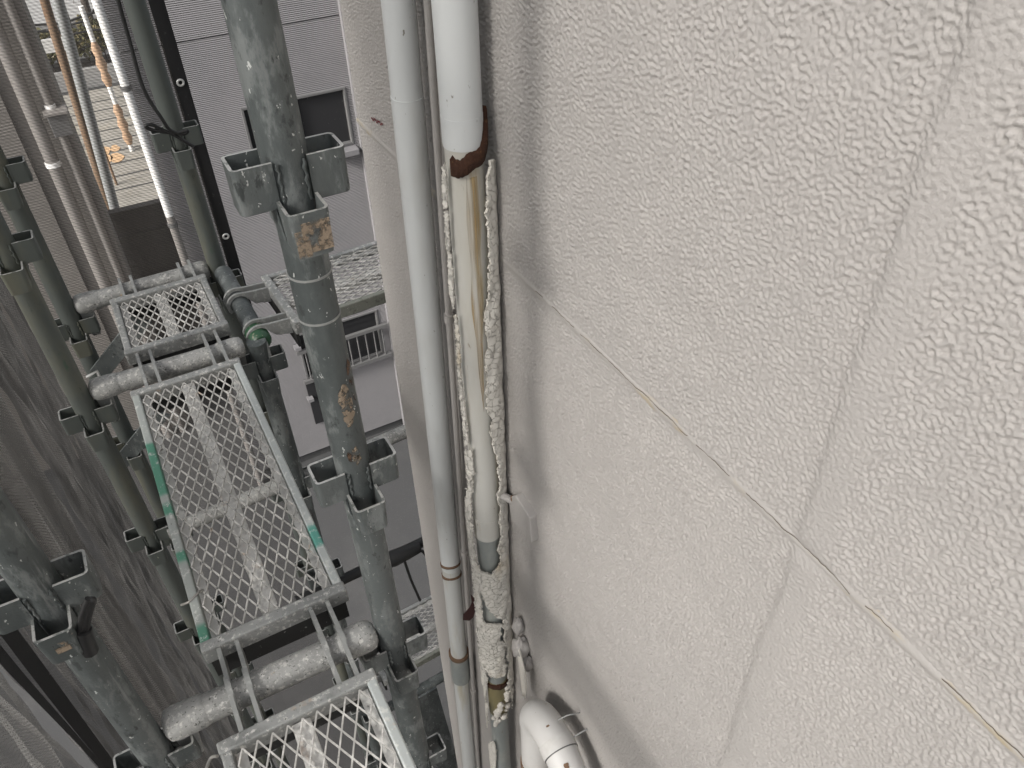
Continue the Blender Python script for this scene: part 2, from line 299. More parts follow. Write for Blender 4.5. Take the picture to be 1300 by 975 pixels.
for w, bars in ((win, 1), (win2, 0)):
    cx = (w[0]+w[1])/2; cz = (w[2]+w[3])/2; W_ = w[1]-w[0]; H_ = w[3]-w[2]
    o = MB().box((cx, Y2+.035, cz), (W_, .02, H_)).build('window', M['glass'], nb)
    f = MB()
    for s in (-1, 1):
        f.box((cx+s*(W_/2-.009), Y2+.012, cz), (.018, .04, H_)); f.box((cx, Y2+.0125, cz+s*(H_/2-.009)), (W_-.036, .039, .018))
    if bars: f.box((cx, Y2+.015, cz), (.022, .034, H_-.036))
    f.build('frame', M['frame'], o, .003)
MB().box((1.53, Y2-.03, -2.44), (.20, .09, .045)).build('sill', M['trim'], nb, .004)
for z in (-4.03, -4.35): MB().bar((.83, Y2-.05, z), (1.64, Y2-.05, z), .03, .03).build('grille_rail', M['frame'], nb)
for i in range(10): MB().tube((.90+.076*i, Y2-.05, -4.35), (.90+.076*i, Y2-.05, -4.03), .006, 8).build('grille_bar', M['frame'], nb)
MB().box((.90, Y2-.006, -4.62), (.11, .03, .50)).build('meter_panel', M['glass'], nb)
for z in (-3.98, -4.55): MB().box((.85, Y2-.04, z), (.05, .06, .03)).build('latch', M['trim'], nb)
MB().box((1.72, Y2-.02, -1.8), (.12, .05, 7.0)).build('corner_trim', M['trim'], nb)
dp = thing('downpipe', (.25, Y2-.05, -GZ), 'white downpipe on the corner of the grey sided house', 'pipe')
MB().tube((.235, Y2-.05, -GZ), (.235, Y2-.05, -2.58), .028, 16).build('lower_pipe', M['taupepipe'], dp)
MB().tube((.235, Y2-.05, -2.58), (.235, Y2-.05, 1.55), .027, 16).build('upper_pipe', M['whitepipe'], dp)
for z in (-1.72, -2.66, .2): MB().tube((.235, Y2-.05, z), (.235, Y2-.05, z+.03), .034, 16).add([], []).build('clip', M['frame'], dp)

# ------------------------------------------------------------------ neighbouring taupe building (left)
Y3 = 6.6
lb = thing('neighbour_house', (-2.6, Y3, -GZ), 'taupe neighbouring house with downpipes seen through the net', 'building')
MB().box((-2.64, Y3+.6, (-GZ+1.5)/2), (4.94, 1.2, GZ+1.5)).build('wall', M['brownwall'], lb)
MB().box((-2.62, Y3+.6, 1.56), (5.1, 1.6, .12)).build('roof', M['trim'], lb)
MB().box((-.20, Y3-.03, -1.9), (.05, .06, 6.8)).build('corner_board', M['taupepipe'], lb)
MB().box((-.60, Y3-.02, -1.9), (.16, .04, 6.8)).build('pilaster', M['brownwall'], lb)
def downpipe(x, r, label, clips):
    d = thing('downpipe', (x, Y3-.09, -GZ), label, 'pipe')
    MB().tube((x, Y3-.10, -GZ), (x, Y3-.10, 1.5), r, 16).build('pipe_run', M['taupepipe'], d)
    for z in clips: MB().tube((x, Y3-.10, z), (x, Y3-.10, z+.035), r+.008, 16).build('clip', M['whitepipe'], d)
downpipe(-.375, .048, 'taupe downpipe with pale clips on the taupe house', (-2.5, -.9))
downpipe(-.245, .03, 'slim taupe downpipe beside the corner board of the taupe house', (-2.1,))
jb = thing('junction_box', (-.25, Y3-.05, -2.2), 'small grey junction box fixed high on the taupe house', 'box')
MB().box((-.225, Y3-.14, -2.19), (.13, .12, .16)).build('case', M['frame'], jb, .006)
MB().box((-.225, Y3-.15, -2.10), (.16, .16, .02)).build('lid', M['taupepipe'], jb, .004)

# ------------------------------------------------------------------ fence across the gap and the street beyond
fe = thing('board_fence', (.1, 7.6, -GZ), 'dark brown board fence closing the gap between the houses', 'fence')
for i in range(11): MB().box((-.62+.125*i, 7.6, -GZ+.9), (.1246, .03, 1.8)).build('board', M['fence'], fe)
for z in (-GZ+.4, -GZ+1.55): MB().box((0, 7.565, z), (1.5, .04, .09)).build('rail', M['fence'], fe)
MB().box((0, 7.6, -GZ+1.825), (1.5, .09, .05)).build('capping', M['fence'], fe)
def street_post(px_top, px_bot, Y, r, m, name, label, cat):
    a = ony(*px_top, Y); b = ony(*px_bot, Y); d = (b-a)/(b[2]-a[2]); bot = a+d*(-GZ-a[2]); top = a + d*(-a[2]+.6)
    t = thing(name, bot, label, cat); MB().path([bot, top], r, 14).build('shaft', m, t)
    MB().box(bot+np.array([0, 0, .03]), (r*4, r*4, .06)).build('base_plate', m, t, .005); return t, bot, top
street_post((98, 90), (128, 200), 9.4, .055, M['steelpost'], 'steel_post', 'slim grey steel post standing beyond the brown fence', 'post')
t, b, tp = street_post((78, 70), (122, 212), 10.6, .05, M['rustpost'], 'rusty_post', 'rusty brown post standing beside the grey steel post', 'post')
t = thing('marker_pole', onz(168, 192, -GZ), 'white pole with two orange bulbous sleeves on the paved forecourt', 'pole')
bp = np.array(BASE[t.name]); H = 1.9
MB().path([bp, bp+[0, 0, H+.3]], .035, 12).build('shaft', M['white'], t)
for z0 in (.12, 1.05):
    P = [bp+[0, 0, z0+.11*i] for i in range(7)]; MB().path(P, [.04, .075, .05, .08, .05, .07, .035], 14).build('sleeve', M['orange'], t)
sg = thing('street_sign', ony(64, 58, 12.5), 'blank pale signboard facing the alley beside the rusty post', 'sign')
p = np.array(BASE[sg.name]); MB().box(p, (.34, .03, .17)).build('board', M['white'], sg); MB().tube((p[0]+.16, p[1]+.03, p[2]+.1), (p[0]+.16, p[1]+.03, -GZ), .02, 10).build('stem', M['rustpost'], sg)
def shrub(x, y, w, h, label):
    t = thing('planter_shrub', (x, y, -GZ), label, 'shrub', 'shrubs along the road')
    b = MB()
    for i in range(1500):
        u = rng.normal(size=3); u /= np.linalg.norm(u); rr = rng.random()**.4*(1+.25*math.sin(5*u[0]+3*u[2]))
        c = np.array([x+u[0]*w*rr, y+u[1]*.35*rr, -GZ+.45+h*.5+u[2]*h*.5*rr]); a = nrm(rng.normal(size=3)); e = nrm(np.cross(a, rng.normal(size=3)))
        s = .03+.03*rng.random(); b.add([c-a*s, c+e*s*.5, c+a*s, c-e*s*.5], [(0, 1, 2, 3)])
    b.build('crown', M['shrub'], t)
    s = MB()
    for i in range(6): s.path([(x+(i-2.5)*w*.12, y, -GZ), (x+(i-2.5)*w*.28, y, -GZ+.45+h*.4)], [.02, .008], 6)
    s.build('stem', M['bark'], t)
pl = thing('planter', (.35, 17.6, -GZ), 'low concrete planter kerb along the road', 'planter')
for yy, sx in ((17.25, 6), (17.95, 6)): MB().box((.35, yy, -GZ+.17), (sx, .12, .34)).build('kerb', M['concrete'], pl)
MB().box((.35, 17.6, -GZ+.13), (5.9, .58, .26)).build('soil', M['bark'], pl)
for i in range(6): shrub(-2.0+.85*i, 17.6, .50, .55+.1*(i % 2), 'olive brown shrub growing in the concrete planter by the road')
fw = thing('far_building', (0, 27, -GZ), 'pale building with a teal panel beyond the road', 'building')
MB().box((0, 28, -GZ+2.6), (30, 1.6, 5.2)).build('wall', M['white'], fw)
MB().box((-1.05, 27.15, -GZ+.95), (.75, .06, 1.6)).build('panel', M['teal'], fw)
for i in range(14):
    o = MB().box((-4.2+.62*i, 27.16, -GZ+2.6), (.035, .05, 5.0)).build('pilaster', M['steelpost'], fw)
for j in range(5):
    o = MB().box((0, 27.17, -GZ+.5+.5*j), (30, .04, .05)).build('ledge', M['steelpost'], fw)
def bare_tree(base, H, label):
    t = thing('bare_tree', base, label, 'tree'); base = np.array(base); b = MB(); tw = MB()
    b.path([base, base+[.05, 0, H*.4], base+[-.05, .1, H]], [.09, .07, .03], 8)
    for i in range(26):
        z = H*(.3+.7*rng.random()); a = rng.random()*6.28; L = .5+.7*rng.random(); p0 = base+[0, .05, z]; d = np.array([math.cos(a), math.sin(a)*.6, .5*rng.random()-.1])
        tw.path([p0, p0+d*L*.5, p0+d*L+[0, 0, .1]], [.022, .014, .006], 5)
        for k in range(3):
            q = p0+d*L*(.3+.25*k); e = nrm(rng.normal(size=3)); tw.path([q, q+e*.3], [.009, .004], 4)
    b.build('trunk', M['bark'], t); tw.build('crown', M['bark'], t)
bare_tree(onz(96, 62, -GZ), 3.5, 'bare branched tree on the far side of the road')
bare_tree(onz(122, 50, -GZ), 3.0, 'small leafless tree against the pale far building')
cb = thing('overhead_cable', ony(88, 32, 15), 'black overhead cables sagging across the gap', 'cable')
for k, (a, b_) in enumerate([((40, 32), (115, 17)), ((58, 40), (118, 38)), ((88, 32), (120, 12))]):
    p0 = ony(*a, 15); p1 = ony(*b_, 15); mid = (p0+p1)/2-[0, 0, .06]; e = nrm(p1-p0)
    MB().path([p0-e*1.5, p0, mid, p1, p1+e*1.5], .018, 6).build('cable_run', M['rubber'], cb)

# ------------------------------------------------------------------ the textured wall
XW = .5; YC = 1.645; ZS = -.670; YS = .312
def field(shape, lo, hi, seed, aniso=1.0):
    g = np.random.default_rng(seed); n = g.standard_normal(shape)
    fy = np.fft.fftfreq(shape[0])[:, None]*aniso; fx = np.fft.rfftfreq(shape[1])[None]
    fr = np.sqrt(fy**2+fx**2)*1000+1e-9       # cycles per metre at 1 mm cells
    H = np.exp(-.5*((np.log(fr)-math.log(math.sqrt(lo*hi)))/(.5*math.log(hi/lo)))**2)
    a = np.fft.irfft2(np.fft.rfft2(n)*H, s=shape); return a/a.std()
def build_wall():
    NY, NZ = 2000, 2400
    f1 = field((NY, NZ), 90, 200, 3, 1.0); f2 = field((NY, NZ), 16, 40, 4); f3 = field((NY, NZ), 2, 6, 5)
    f4 = field((NY, NZ), 20, 60, 8); f5 = field((NY, NZ), 180, 330, 11); h0 = np.tanh(1.8*(f1+.18+.2*f4))+.22*f1+.12*f5
    ys = np.concatenate([[-1.6, -.6, -.25], np.arange(-.06, .62, .00155), np.arange(.62, 1.10, .0021), np.arange(1.10, YC-.012, .0032), [YC-.012]])
    zs = np.concatenate([[1.6, .6, .2], -np.arange(.06, .75, .00155), -np.arange(.75, 1.5, .0020), -np.arange(1.5, 2.5, .0036), -np.arange(2.5, GZ, .04), [-GZ-.02]])
    Yg, Zg = np.meshgrid(ys, zs, indexing='ij')
    iy = np.clip((Yg+.3)*1000, 0, NY-2) % (NY-1); iz = ((1.7-Zg)*1000) % (NZ-1)
    a = iy.astype(int); b = iz.astype(int); u = iy-a; w = iz-b
    def smp(A): return A[a, b]*(1-u)*(1-w)+A[a+1, b]*u*(1-w)+A[a, b+1]*(1-u)*w+A[a+1, b+1]*u*w
    T = smp(h0); F2 = smp(f2); F3 = smp(f3)
    sst = lambda x: np.clip(x, 0, 1)**2*(3-2*np.clip(x, 0, 1))
    ms = sst((np.abs(Zg-ZS+.0015*F3)-.006)/.008)                # flattened along the horizontal joint
    dv = Yg-(YS+.0012*F3); mv = .45+.55*sst((np.abs(dv+.012)-.012)/.016)
    groove = .0042*np.where(dv > 0, 1-sst(dv/.016), 1-sst(-dv/.075))
    groove *= (1-.75*np.exp(-((Zg-ZS)/.012)**2))
    rag = .00086*T*(1+.22*np.clip(F2, -2, 2)+.06*np.clip(F3, -2, 2))
    dx = rag*ms*mv + .0005*F3 + groove + .0006*np.exp(-((Zg-ZS)/.012)**2)
    ce = np.clip((YC-Yg)/.03, 0, 1); dx = dx*sst(ce)-(1-sst(ce))*.002
    Xg = XW-dx
    n0, n1 = Yg.shape; V = np.stack([Xg, Yg, Zg], -1).reshape(-1, 3)
    k = np.arange(n0*n1).reshape(n0, n1)
    Q = np.stack([k[:-1, :-1], k[:-1, 1:], k[1:, 1:], k[1:, :-1]], -1).reshape(-1, 4)
    # the return around the corner, the back and the top
    nv = len(V); cedge = k[-1]; V2 = []; strips = []
    prof = [(XW+.004, YC-.004), (XW+.012, YC), (XW+1.5, YC), (XW+1.5, -1.6)]
    prev = cedge
    Vx = [V]
    for px, py in prof:
        ring = np.stack([np.full(n1, px), np.full(n1, py), zs], -1); st = sum(len(x) for x in Vx); Vx.append(ring)
        cur = np.arange(st, st+n1); Q2 = np.stack([prev[:-1], prev[1:], cur[1:], cur[:-1]], -1); strips.append(Q2); prev = cur
    V = np.concatenate(Vx); Q = np.concatenate([Q]+strips)
    base = np.array([XW, .5, -GZ]); V = V-base
    me = bpy.data.meshes.new('exterior_wall'); me.vertices.add(len(V)); me.vertices.foreach_set('co', V.astype(np.float32).ravel())
    me.loops.add(len(Q)*4); me.loops.foreach_set('vertex_index', Q.astype(np.int32).ravel())
    me.polygons.add(len(Q)); me.polygons.foreach_set('loop_start', np.arange(0, len(Q)*4, 4, dtype=np.int32))
    me.polygons.foreach_set('use_smooth', np.ones(len(Q), bool)); me.update(calc_edges=True); me.validate()
    me.materials.append(M['wall'])
    o = bpy.data.objects.new('exterior_wall', me); col.objects.link(o); o.location = base; BASE[o.name] = tuple(base); TOP.append(o)
    return tag(o, 'rough rendered grey beige building wall with a cracked joint', 'wall')
wall = build_wall()
# sealant in the joint and the hairline crack along it
n = 900; yy = np.linspace(-.5, YC-.01, n); wob = np.cumsum(rng.normal(size=n)); wob -= np.linspace(wob[0], wob[-1], n); wob = wob/np.abs(wob).max()
P = np.zeros((n, 5, 3))
for j, t in enumerate(np.linspace(-1, 1, 5)):
    P[:, j, 1] = yy; P[:, j, 2] = ZS+.001*wob+t*(.0075+.0014*np.sin(yy*37)+.0008*rng.normal(size=n)); P[:, j, 0] = XW-.0010-.0009*(1-t*t)+.0008*(abs(t) > .9)
MB().grid(P[:, ::-1]).build('joint_sealant', M['sealant'], wall)
cr = MB(); yy = np.linspace(.03, .86, 420); w1 = np.convolve(rng.normal(size=420+8), np.ones(9)/9, 'valid')*.0028
for i in range(419):
    if .5+.5*math.sin(yy[i]*23+1.3*math.sin(yy[i]*51)) < .12: continue
    z0 = ZS+.0035+w1[i]; z1 = ZS+.0035+w1[i+1]; th = .00028+.00035*abs(math.sin(yy[i]*61))
    x = XW-.0024; cr.add([(x, yy[i], z0-th), (x, yy[i+1], z1-th), (x, yy[i+1], z1+th), (x, yy[i], z0+th)], [(0, 1, 2, 3)])
cr.build('hairline_crack', M['crack'], wall)
st = MB()
for i in range(9):
    p = onx(472+1.6*i, 150+.9*i+1.5*math.sin(i*2), XW-.0025); st.add([p+[0, -.004, -.002], p+[0, .004, -.003], p+[0, .004, .001], p+[0, -.004, .002]], [(0, 1, 2, 3)])
st.build('red_mark', mat('red_mark', (.16, .03, .035), .8), wall)

# ------------------------------------------------------------------ pipes on the wall
def axis(px_pts, X):
    A = np.array([onx(*p, X) for p in px_pts]); zz = A[:, 2]; c = np.polyfit(zz, A[:, 1], 1)
    return lambda z: np.array([X, c[0]*z+c[1], z])
ax2 = axis([(579, 0), (588.5, 154), (592, 234), (609, 560), (618, 690), (638, 950)], .456)
ax1 = axis([(502, 0), (531, 300), (557, 520), (576.5, 721), (592, 950)], .456)
def pframe(ax, z):
    a = ax(z); c = nrm([-a[0], -a[1], 0]); s = np.array([-c[1], c[0], 0]); s = s if s@CR > 0 else -s
    return a, c, s
def cyl(ax, z0, z1, r0, r1=None, n=2): 
    P = [ax(z) for z in np.linspace(z0, z1, n)]; return MB().path(P, np.linspace(r0, r0 if r1 is None else r1, n), 32)
def band(ax, zf, r0, r1, phi0, phi1, h, jag=0, n=30):
    """a ring segment with thickness; zf(phi) gives the centre height"""
    b = MB(); rows = []; k_ = np.ones(5)/5*1.8; j1 = np.convolve(rng.uniform(-1, 1, n+4), k_, 'valid'); j2 = np.convolve(rng.uniform(-1, 1, n+4), k_, 'valid')
    for i, ph in enumerate(np.linspace(phi0, phi1, n)):
        z = zf(ph); a, c, s = pframe(ax, z); d = c*math.cos(ph)+s*math.sin(ph); hh = h*(1+jag*j1[i]); e = jag*.004*j2[i]
        rows.append([a+d*r0+[0, 0, hh/2], a+d*(r1+e)+[0, 0, hh/2*.8], a+d*(r1+e)-[0, 0, hh/2*.8], a+d*r0-[0, 0, hh/2]])
    P = np.array(rows); b.grid(P, True); return b
p1 = thing('drain_pipe', ax1(-GZ), 'clean pale grey drain pipe running down the wall corner side', 'pipe')
cyl(ax1, .6, -.494, .0262).build('upper_pipe', M['pipe'], p1)
cyl(ax1, -.47, -1.795, .0272, .0262, 5).build('middle_pipe', M['pipe'], p1)
cyl(ax1, -1.795, -GZ, .0255, .0262, 4).build('lower_pipe', M['pipe_stained'], p1)
for z, h in ((-2.36, .16),): cyl(ax1, z+h/2, z-h/2, .031).build('coupling', M['pipe_old'], p1)
for z in (-1.78, -1.835): band(ax1, lambda p, z=z: z+.012*math.cos(p), .025, .0282, -2.6, 2.6, .011, .25).build('rusty_clip', M['rust_light'], p1)
cyl(ax1, -2.27, -2.285, .0325).build('rim', M['rust_light'], p1)
p2 = thing('weathered_pipe', ax2(-GZ), 'peeling downpipe with rust band and cracked coating', 'pipe')
cyl(ax2, .6, -.475, .0300).build('upper_pipe', M['pipe'], p2)
cyl(ax2, -.43, -.472, .0304).build('socket', M['pipe'], p2)
cyl(ax2, -.45, -1.36, .0285, .0285, 4).build('aged_pipe', M['pipe_cream'], p2)
cyl(ax2, -1.30, -1.365, .0292).build('socket_lip', M['pipe_cream'], p2)
cyl(ax2, -1.30, -2.02, .0262, n=3).build('bare_pipe', M['pipe_old'], p2)
cyl(ax2, -1.98, -2.16, .0272).build('stained_coupling', mat('stained_pvc', (.21, .18, .09), .5, layers=[(20, .5, .7, (.13, .12, .07), (1, 1, .3), 4)]), p2)
cyl(ax2, -2.1, -GZ, .0262, n=3).build('lower_pipe', M['pipe_old'], p2)
# rust band: lies round the front, climbs on the right
rb = band(ax2, lambda p: -.497+.018*max(0, p+.1)**2+.004*math.sin(5*p), .0285, .0365, -.62, 1.75, .026, .30, 40); rb.build('rust_band', M['rust'], p2)
band(ax2, lambda p: -2.005+.014*math.cos(p), .026, .0310, -1.0, 1.5, .022, .35, 26).build('rust_ring', M['rust'], p2)
# rust streak below the band
rs = MB(); rows = []
for z in np.linspace(-.515, -.98, 60):
    a, c, s = pframe(ax2, z); w0 = (.34+.05*math.sin(z*40))*min(1, (z+.985)/.25); cc = .26+.05*math.sin(z*9)
    rows.append([a+(c*math.cos(t)+s*math.sin(t))*.0290 for t in np.linspace(cc-w0, cc+w0, 8)])
rs.grid(np.array(rows)).build('rust_streak', M['streak'], p2)

def inside(poly, pts):
    x, y = pts[..., 0], pts[..., 1]; res = np.zeros(x.shape, bool); n = len(poly)
    for i in range(n):
        (x0, y0), (x1, y1) = poly[i], poly[(i+1) % n]
        c = ((y0 > y) != (y1 > y)); xi = (x1-x0)*(y-y0)/((y1-y0) if y1 != y0 else 1e-9)+x0; res ^= c & (x < xi)
    return res
rt_l = [(621, 204), (617, 232), (616, 262), (618, 280), (619, 305), (621, 322), (620, 350), (620, 368), (617, 384), (615, 400), (617, 430), (619, 440), (616, 455), (618, 480), (617, 505), (619, 522), (624, 530), (623, 550), (626, 570), (630, 583), (634, 590), (632, 600), (634, 610), (631, 632), (634, 640), (634, 655), (633, 668), (636, 680), (631, 697), (636, 705), (634, 715), (630, 723)]
bowl = [(622, 729), (613, 725), (607, 716), (602, 695), (599, 665), (599, 640), (600, 610), (599, 600)]
left_o = [(596, 600), (593, 640), (595, 680), (600, 712), (604, 749), (606.6, 782), (607.4, 797), (609, 820), (610, 838), (614, 843), (621, 856), (630, 860), (641, 857), (640, 840), (639, 831), (640, 818), (640, 813), (643, 825), (645, 852), (646, 868), (655, 914), (656, 960), (658, 1100)]
right_o = [(664, 1100), (664, 960), (661, 914), (657, 868), (657, 848), (652, 800), (655, 785), (655, 740), (653, 700), (658, 684), (652, 660), (649, 640), (644, 600), (644, 560), (640, 480), (637, 400), (634, 330), (633, 260), (630, 232), (627, 204)]
main = rt_l+bowl+left_o+right_o
holes = [[(610, 751), (613, 754), (617, 769), (624, 776), (629, 783), (638, 785), (638.6, 792), (617, 791), (613, 785), (611.5, 770)], [(635, 793), (639.4, 798), (640, 815), (635, 812)]]
leftstrips = [[(563, 212), (565, 205), (568, 230), (569, 262), (565, 264), (563, 240)], [(566, 268), (569.5, 268), (572, 318), (568, 318)], [(570, 320), (574, 320), (577.5, 385), (577, 392), (572, 370)], [(578, 400), (581, 398), (584.5, 440), (588, 503), (585, 508), (581, 440)], [(586, 508), (590, 508), (595, 563), (591, 566)], [(591, 572), (599, 570), (603, 602), (594, 606)], [(611, 838), (616, 848), (619, 862), (616, 890), (612, 880), (612, 860)], [(616, 893), (620, 893), (618, 925), (616, 930), (615, 915)], [(620, 945), (627, 940), (630, 952), (630, 990), (615, 990), (615, 968)]]
def coating(name, polys, holes_, r, amp, parent, m, ph0=-2.1, ph1=2.1, z0=-.47, z1=-2.75, seed=1, dph=.035, dz=.0026, th=.0042):
    g = np.random.default_rng(seed); ph = np.arange(ph0, ph1, dph); zz = np.arange(z0, z1, -dz)
    fld = field((max(64, len(ph)+8), len(zz)+8), 22, 60, seed)[:len(ph), :len(zz)]
    P = np.zeros((len(ph), len(zz), 3))
    for j, z in enumerate(zz):
        a, c, s = pframe(ax2, z); rr = r+amp*fld[:, j]+.0065*np.clip((np.abs(ph)-.35)/.9, 0, 1)**1.5*(1 if z > -2.0 else .4)
        P[:, j] = a+(np.cos(ph)[:, None]*c+np.sin(ph)[:, None]*s)*rr[:, None]
    C = (P[:-1, :-1]+P[1:, 1:])/2; px = proj(C)+g.normal(size=C.shape[:2]+(2,))*.5; px[..., 0] += np.interp(zz[:-1], np.arange(z1-.02, z0+.02, .007), g.normal(size=len(np.arange(z1-.02, z0+.02, .007))))[None]*(.9 if len(polys[0]) > 20 else .3)
    keep = np.zeros(C.shape[:2], bool)
    # only faces turned to the camera are decided by the outline; faces behind follow the rim
    for p_ in polys: keep |= inside(p_, px)
    for h_ in holes_: keep &= ~inside(h_, px)
    b = MB(); used = {}
    I, J = np.nonzero(keep); idx = -np.ones(P.shape[:2], int)
    V = []; Fs = []
    def vid(i, j):
        if idx[i, j] < 0: idx[i, j] = len(V); V.append(P[i, j])
        return idx[i, j]
    for i, j in zip(I, J): Fs.append((vid(i, j), vid(i+1, j), vid(i+1, j+1), vid(i, j+1)))
    b.add(V, Fs, False); o = b.build(name, m, parent)
    sm = o.modifiers.new('thickness', 'SOLIDIFY'); sm.thickness = th; sm.offset = -1
    return o
coating('cracked_coating', [main], holes, .0345, .0008, p2, M['coat'])
for k, pl_ in enumerate(leftstrips): coating('coating_edge', [pl_], [], .0335, .0005, p2, M['coat'], ph0=-2.2, ph1=-.2, seed=5+k, th=.003)
# lumpy clump of loose coating low on the pipe
cl = MB(); g = np.random.default_rng(3)
poly = [(620, 891), (628, 884), (640, 886), (649, 883), (654, 904), (649, 914), (641, 912), (635, 903), (626, 899)]
for i in range(40):
    while True:
        q = np.array([g.uniform(618, 656), g.uniform(880, 916)])
        if inside(poly, q[None])[0]: break
    z = onx(q[0], q[1], .456)[2]
    a, c, s = pframe(ax2, z); off = (q[0]-proj(a)[0])*.0021; c0 = a+s*off+c*math.sqrt(max(1e-6, .030**2-off**2))
    rr = .006+.004*g.random(); T, Pp = np.meshgrid(np.linspace(0, math.pi, 6), np.linspace(0, 2*math.pi, 9), indexing='ij')
    S = c0+rr*(1+.2*g.normal(size=T.shape+(1,)))*np.stack([np.sin(T)*np.cos(Pp), np.sin(T)*np.sin(Pp), np.cos(T)], -1); cl.grid(S)
cl.build('coating_clump', M['clump'], p2)
# loose curved flake behind the pipe, and the dry leaf strip on the front
fl = MB(); rows = []
for t in np.linspace(0, 1, 14):
    p = onx(660+7*t+3*math.sin(t*3), 822+62*t, .475); w = .022*math.sin(.3+2.5*t)
    rows.append([p+[-.006*u*u, -w*u*.8, .0] for u in np.linspace(-1, 1, 6)])
o = fl.grid(np.array(rows)).build('loose_flake', M['clump'], p2); m_ = o.modifiers.new('thickness', 'SOLIDIFY'); m_.thickness = .002
lf = thing('dry_leaf', onx(598, 770, .425), 'dark red brown dry leaf caught between the two pipes', 'leaf')
p = np.array(BASE[lf.name]); pts = [(0, -.062), (.012, -.045), (.018, -.015), (.030, .004), (.026, .030), (.031, .048), (.020, .030), (.010, .052), (.012, .018), (.002, -.008), (-.014, -.035), (-.016, -.058)]
b = MB(); b.prism(pts, p+CR*(-.008), CR, nrm([0, 0, 1]), .0025); b.build('blade', M['leaf'], lf)
cd = thing('slim_conduit', (.488, 1.115, -GZ), 'slim wall coloured conduit between the two downpipes', 'pipe')
axc = axis([(548, 100), (566, 330), (583, 600), (601, 880)], .484)
cyl(axc, .6, -GZ, .0065).build('conduit_run', M['wall'], cd)
for z in (-.9, -1.7, -2.5): cyl(axc, z, z-.02, .0095).build('saddle', M['wall'], cd)
# wall bracket behind the peeling pipe
def pbox(name, parent, m, y0, y1, z0, z1, x0, x1, bev=.003): return MB().box(((x0+x1)/2, (y0+y1)/2, (z0+z1)/2), (x1-x0, y1-y0, z1-z0)).build(name, m, parent, bev)
bk = thing('pipe_bracket', (XW, .905, -1.24), 'square painted bracket plate beside the peeling pipe', 'bracket')
MB().prism([(-.046, -.030), (.040, -.046), (.050, .012), (.018, .050), (-.040, .040)], (XW-.006, .903, -1.232), (0, 1, 0), (0, 0, 1), .020).build('plate', M['wall'], bk, .003)
MB().tube((XW-.010, .945, -1.225), (.470, .985, -1.225), .008, 12).build('arm', M['wall'], bk)
MB().box((XW-.012, .938, -1.21), (.010, .008, .014)).build('rusty_bolt', M['rust_light'], bk, .003)
bk2 = thing('pipe_bracket', (XW, .915, -1.73), 'lumpy painted bracket above the elbow pipe', 'bracket')
g = np.random.default_rng(9); T, Pp = np.meshgrid(np.linspace(0, math.pi, 14), np.linspace(0, 2*math.pi, 22), indexing='ij')
def blob(c, r, j): 
    k = 1+.16*np.sin(3*T+j)*np.sin(4*Pp+2*j)+.08*np.sin(7*Pp+5*T); return np.array(c)+np.stack([r[0]*np.sin(T)*np.cos(Pp), r[1]*np.sin(T)*np.sin(Pp), r[2]*np.cos(T)], -1)*k[..., None]
MB().grid(blob((XW-.016, .915, -1.73), (.022, .022, .036), 1)).build('body', M['wall'], bk2)
MB().grid(blob((XW-.014, .93, -1.66), (.014, .014, .03), 2)).build('stub', M['wall'], bk2)
MB().grid(blob((XW-.012, .893, -1.775), (.014, .014, .028), 3)).build('foot', M['wall'], bk2)
# gooseneck pipe
XE = .44
cpx = [(685, 1120), (682, 1000), (680, 940), (679.5, 915)]
low = [onx(*q, XE) for q in cpx]
gn = thing('gooseneck_pipe', low[0]*[1, 1, 0]+[0, 0, -GZ], 'white painted gooseneck pipe with elbow bending beside the wall', 'pipe')
yl = np.mean([q[1] for q in low[1:]])
end = onx(731, 985, XE)
P_l = [(XE, yl, -GZ), (XE, yl, -1.84)]
arc = []
yr = .125; ztop = -1.80
y_end = yl-.205
for t in np.linspace(0, 1, 13): 
    a = math.pi*t; arc.append((XE-.02*t, yl-.1025+.1025*math.cos(a), ztop+.10*math.sin(a)))
MB().path([P_l[0], P_l[1], arc[0]], .0365, 28).build('riser', M['pipe_white'], gn)
MB().path(arc[:8], .0385, 28).build('elbow', M['pipe_white'], gn)
MB().path(arc[6:]+[(XE-.02, y_end, -2.0)], .0375, 28).build('bend', M['pipe_white'], gn)
MB().path([(XE-.02, y_end, -1.95), (XE-.02, y_end, -GZ)], .0365, 28).build('drop', M['pipe_white'], gn)
a0, a1 = np.array(arc[6]), np.array(arc[7])
MB().path([a0, a1], .0402, 28).build('socket_ring', M['pipe_white'], gn)
MB().path([a1, a1+(a1-a0)*.08], .0396, 28).build('joint_line', M['frame'], gn)
MB().path([np.array(arc[9]), np.array(arc[9])+(np.array(arc[10])-np.array(arc[9]))*.08], .0381, 28).build('joint_line', M['frame'], gn)
MB().tube((XE, yl, -2.00), (XE, yl, -2.035), .0395, 28).build('rust_ring', M['rust_light'], gn)
chip = M['rust_patch']
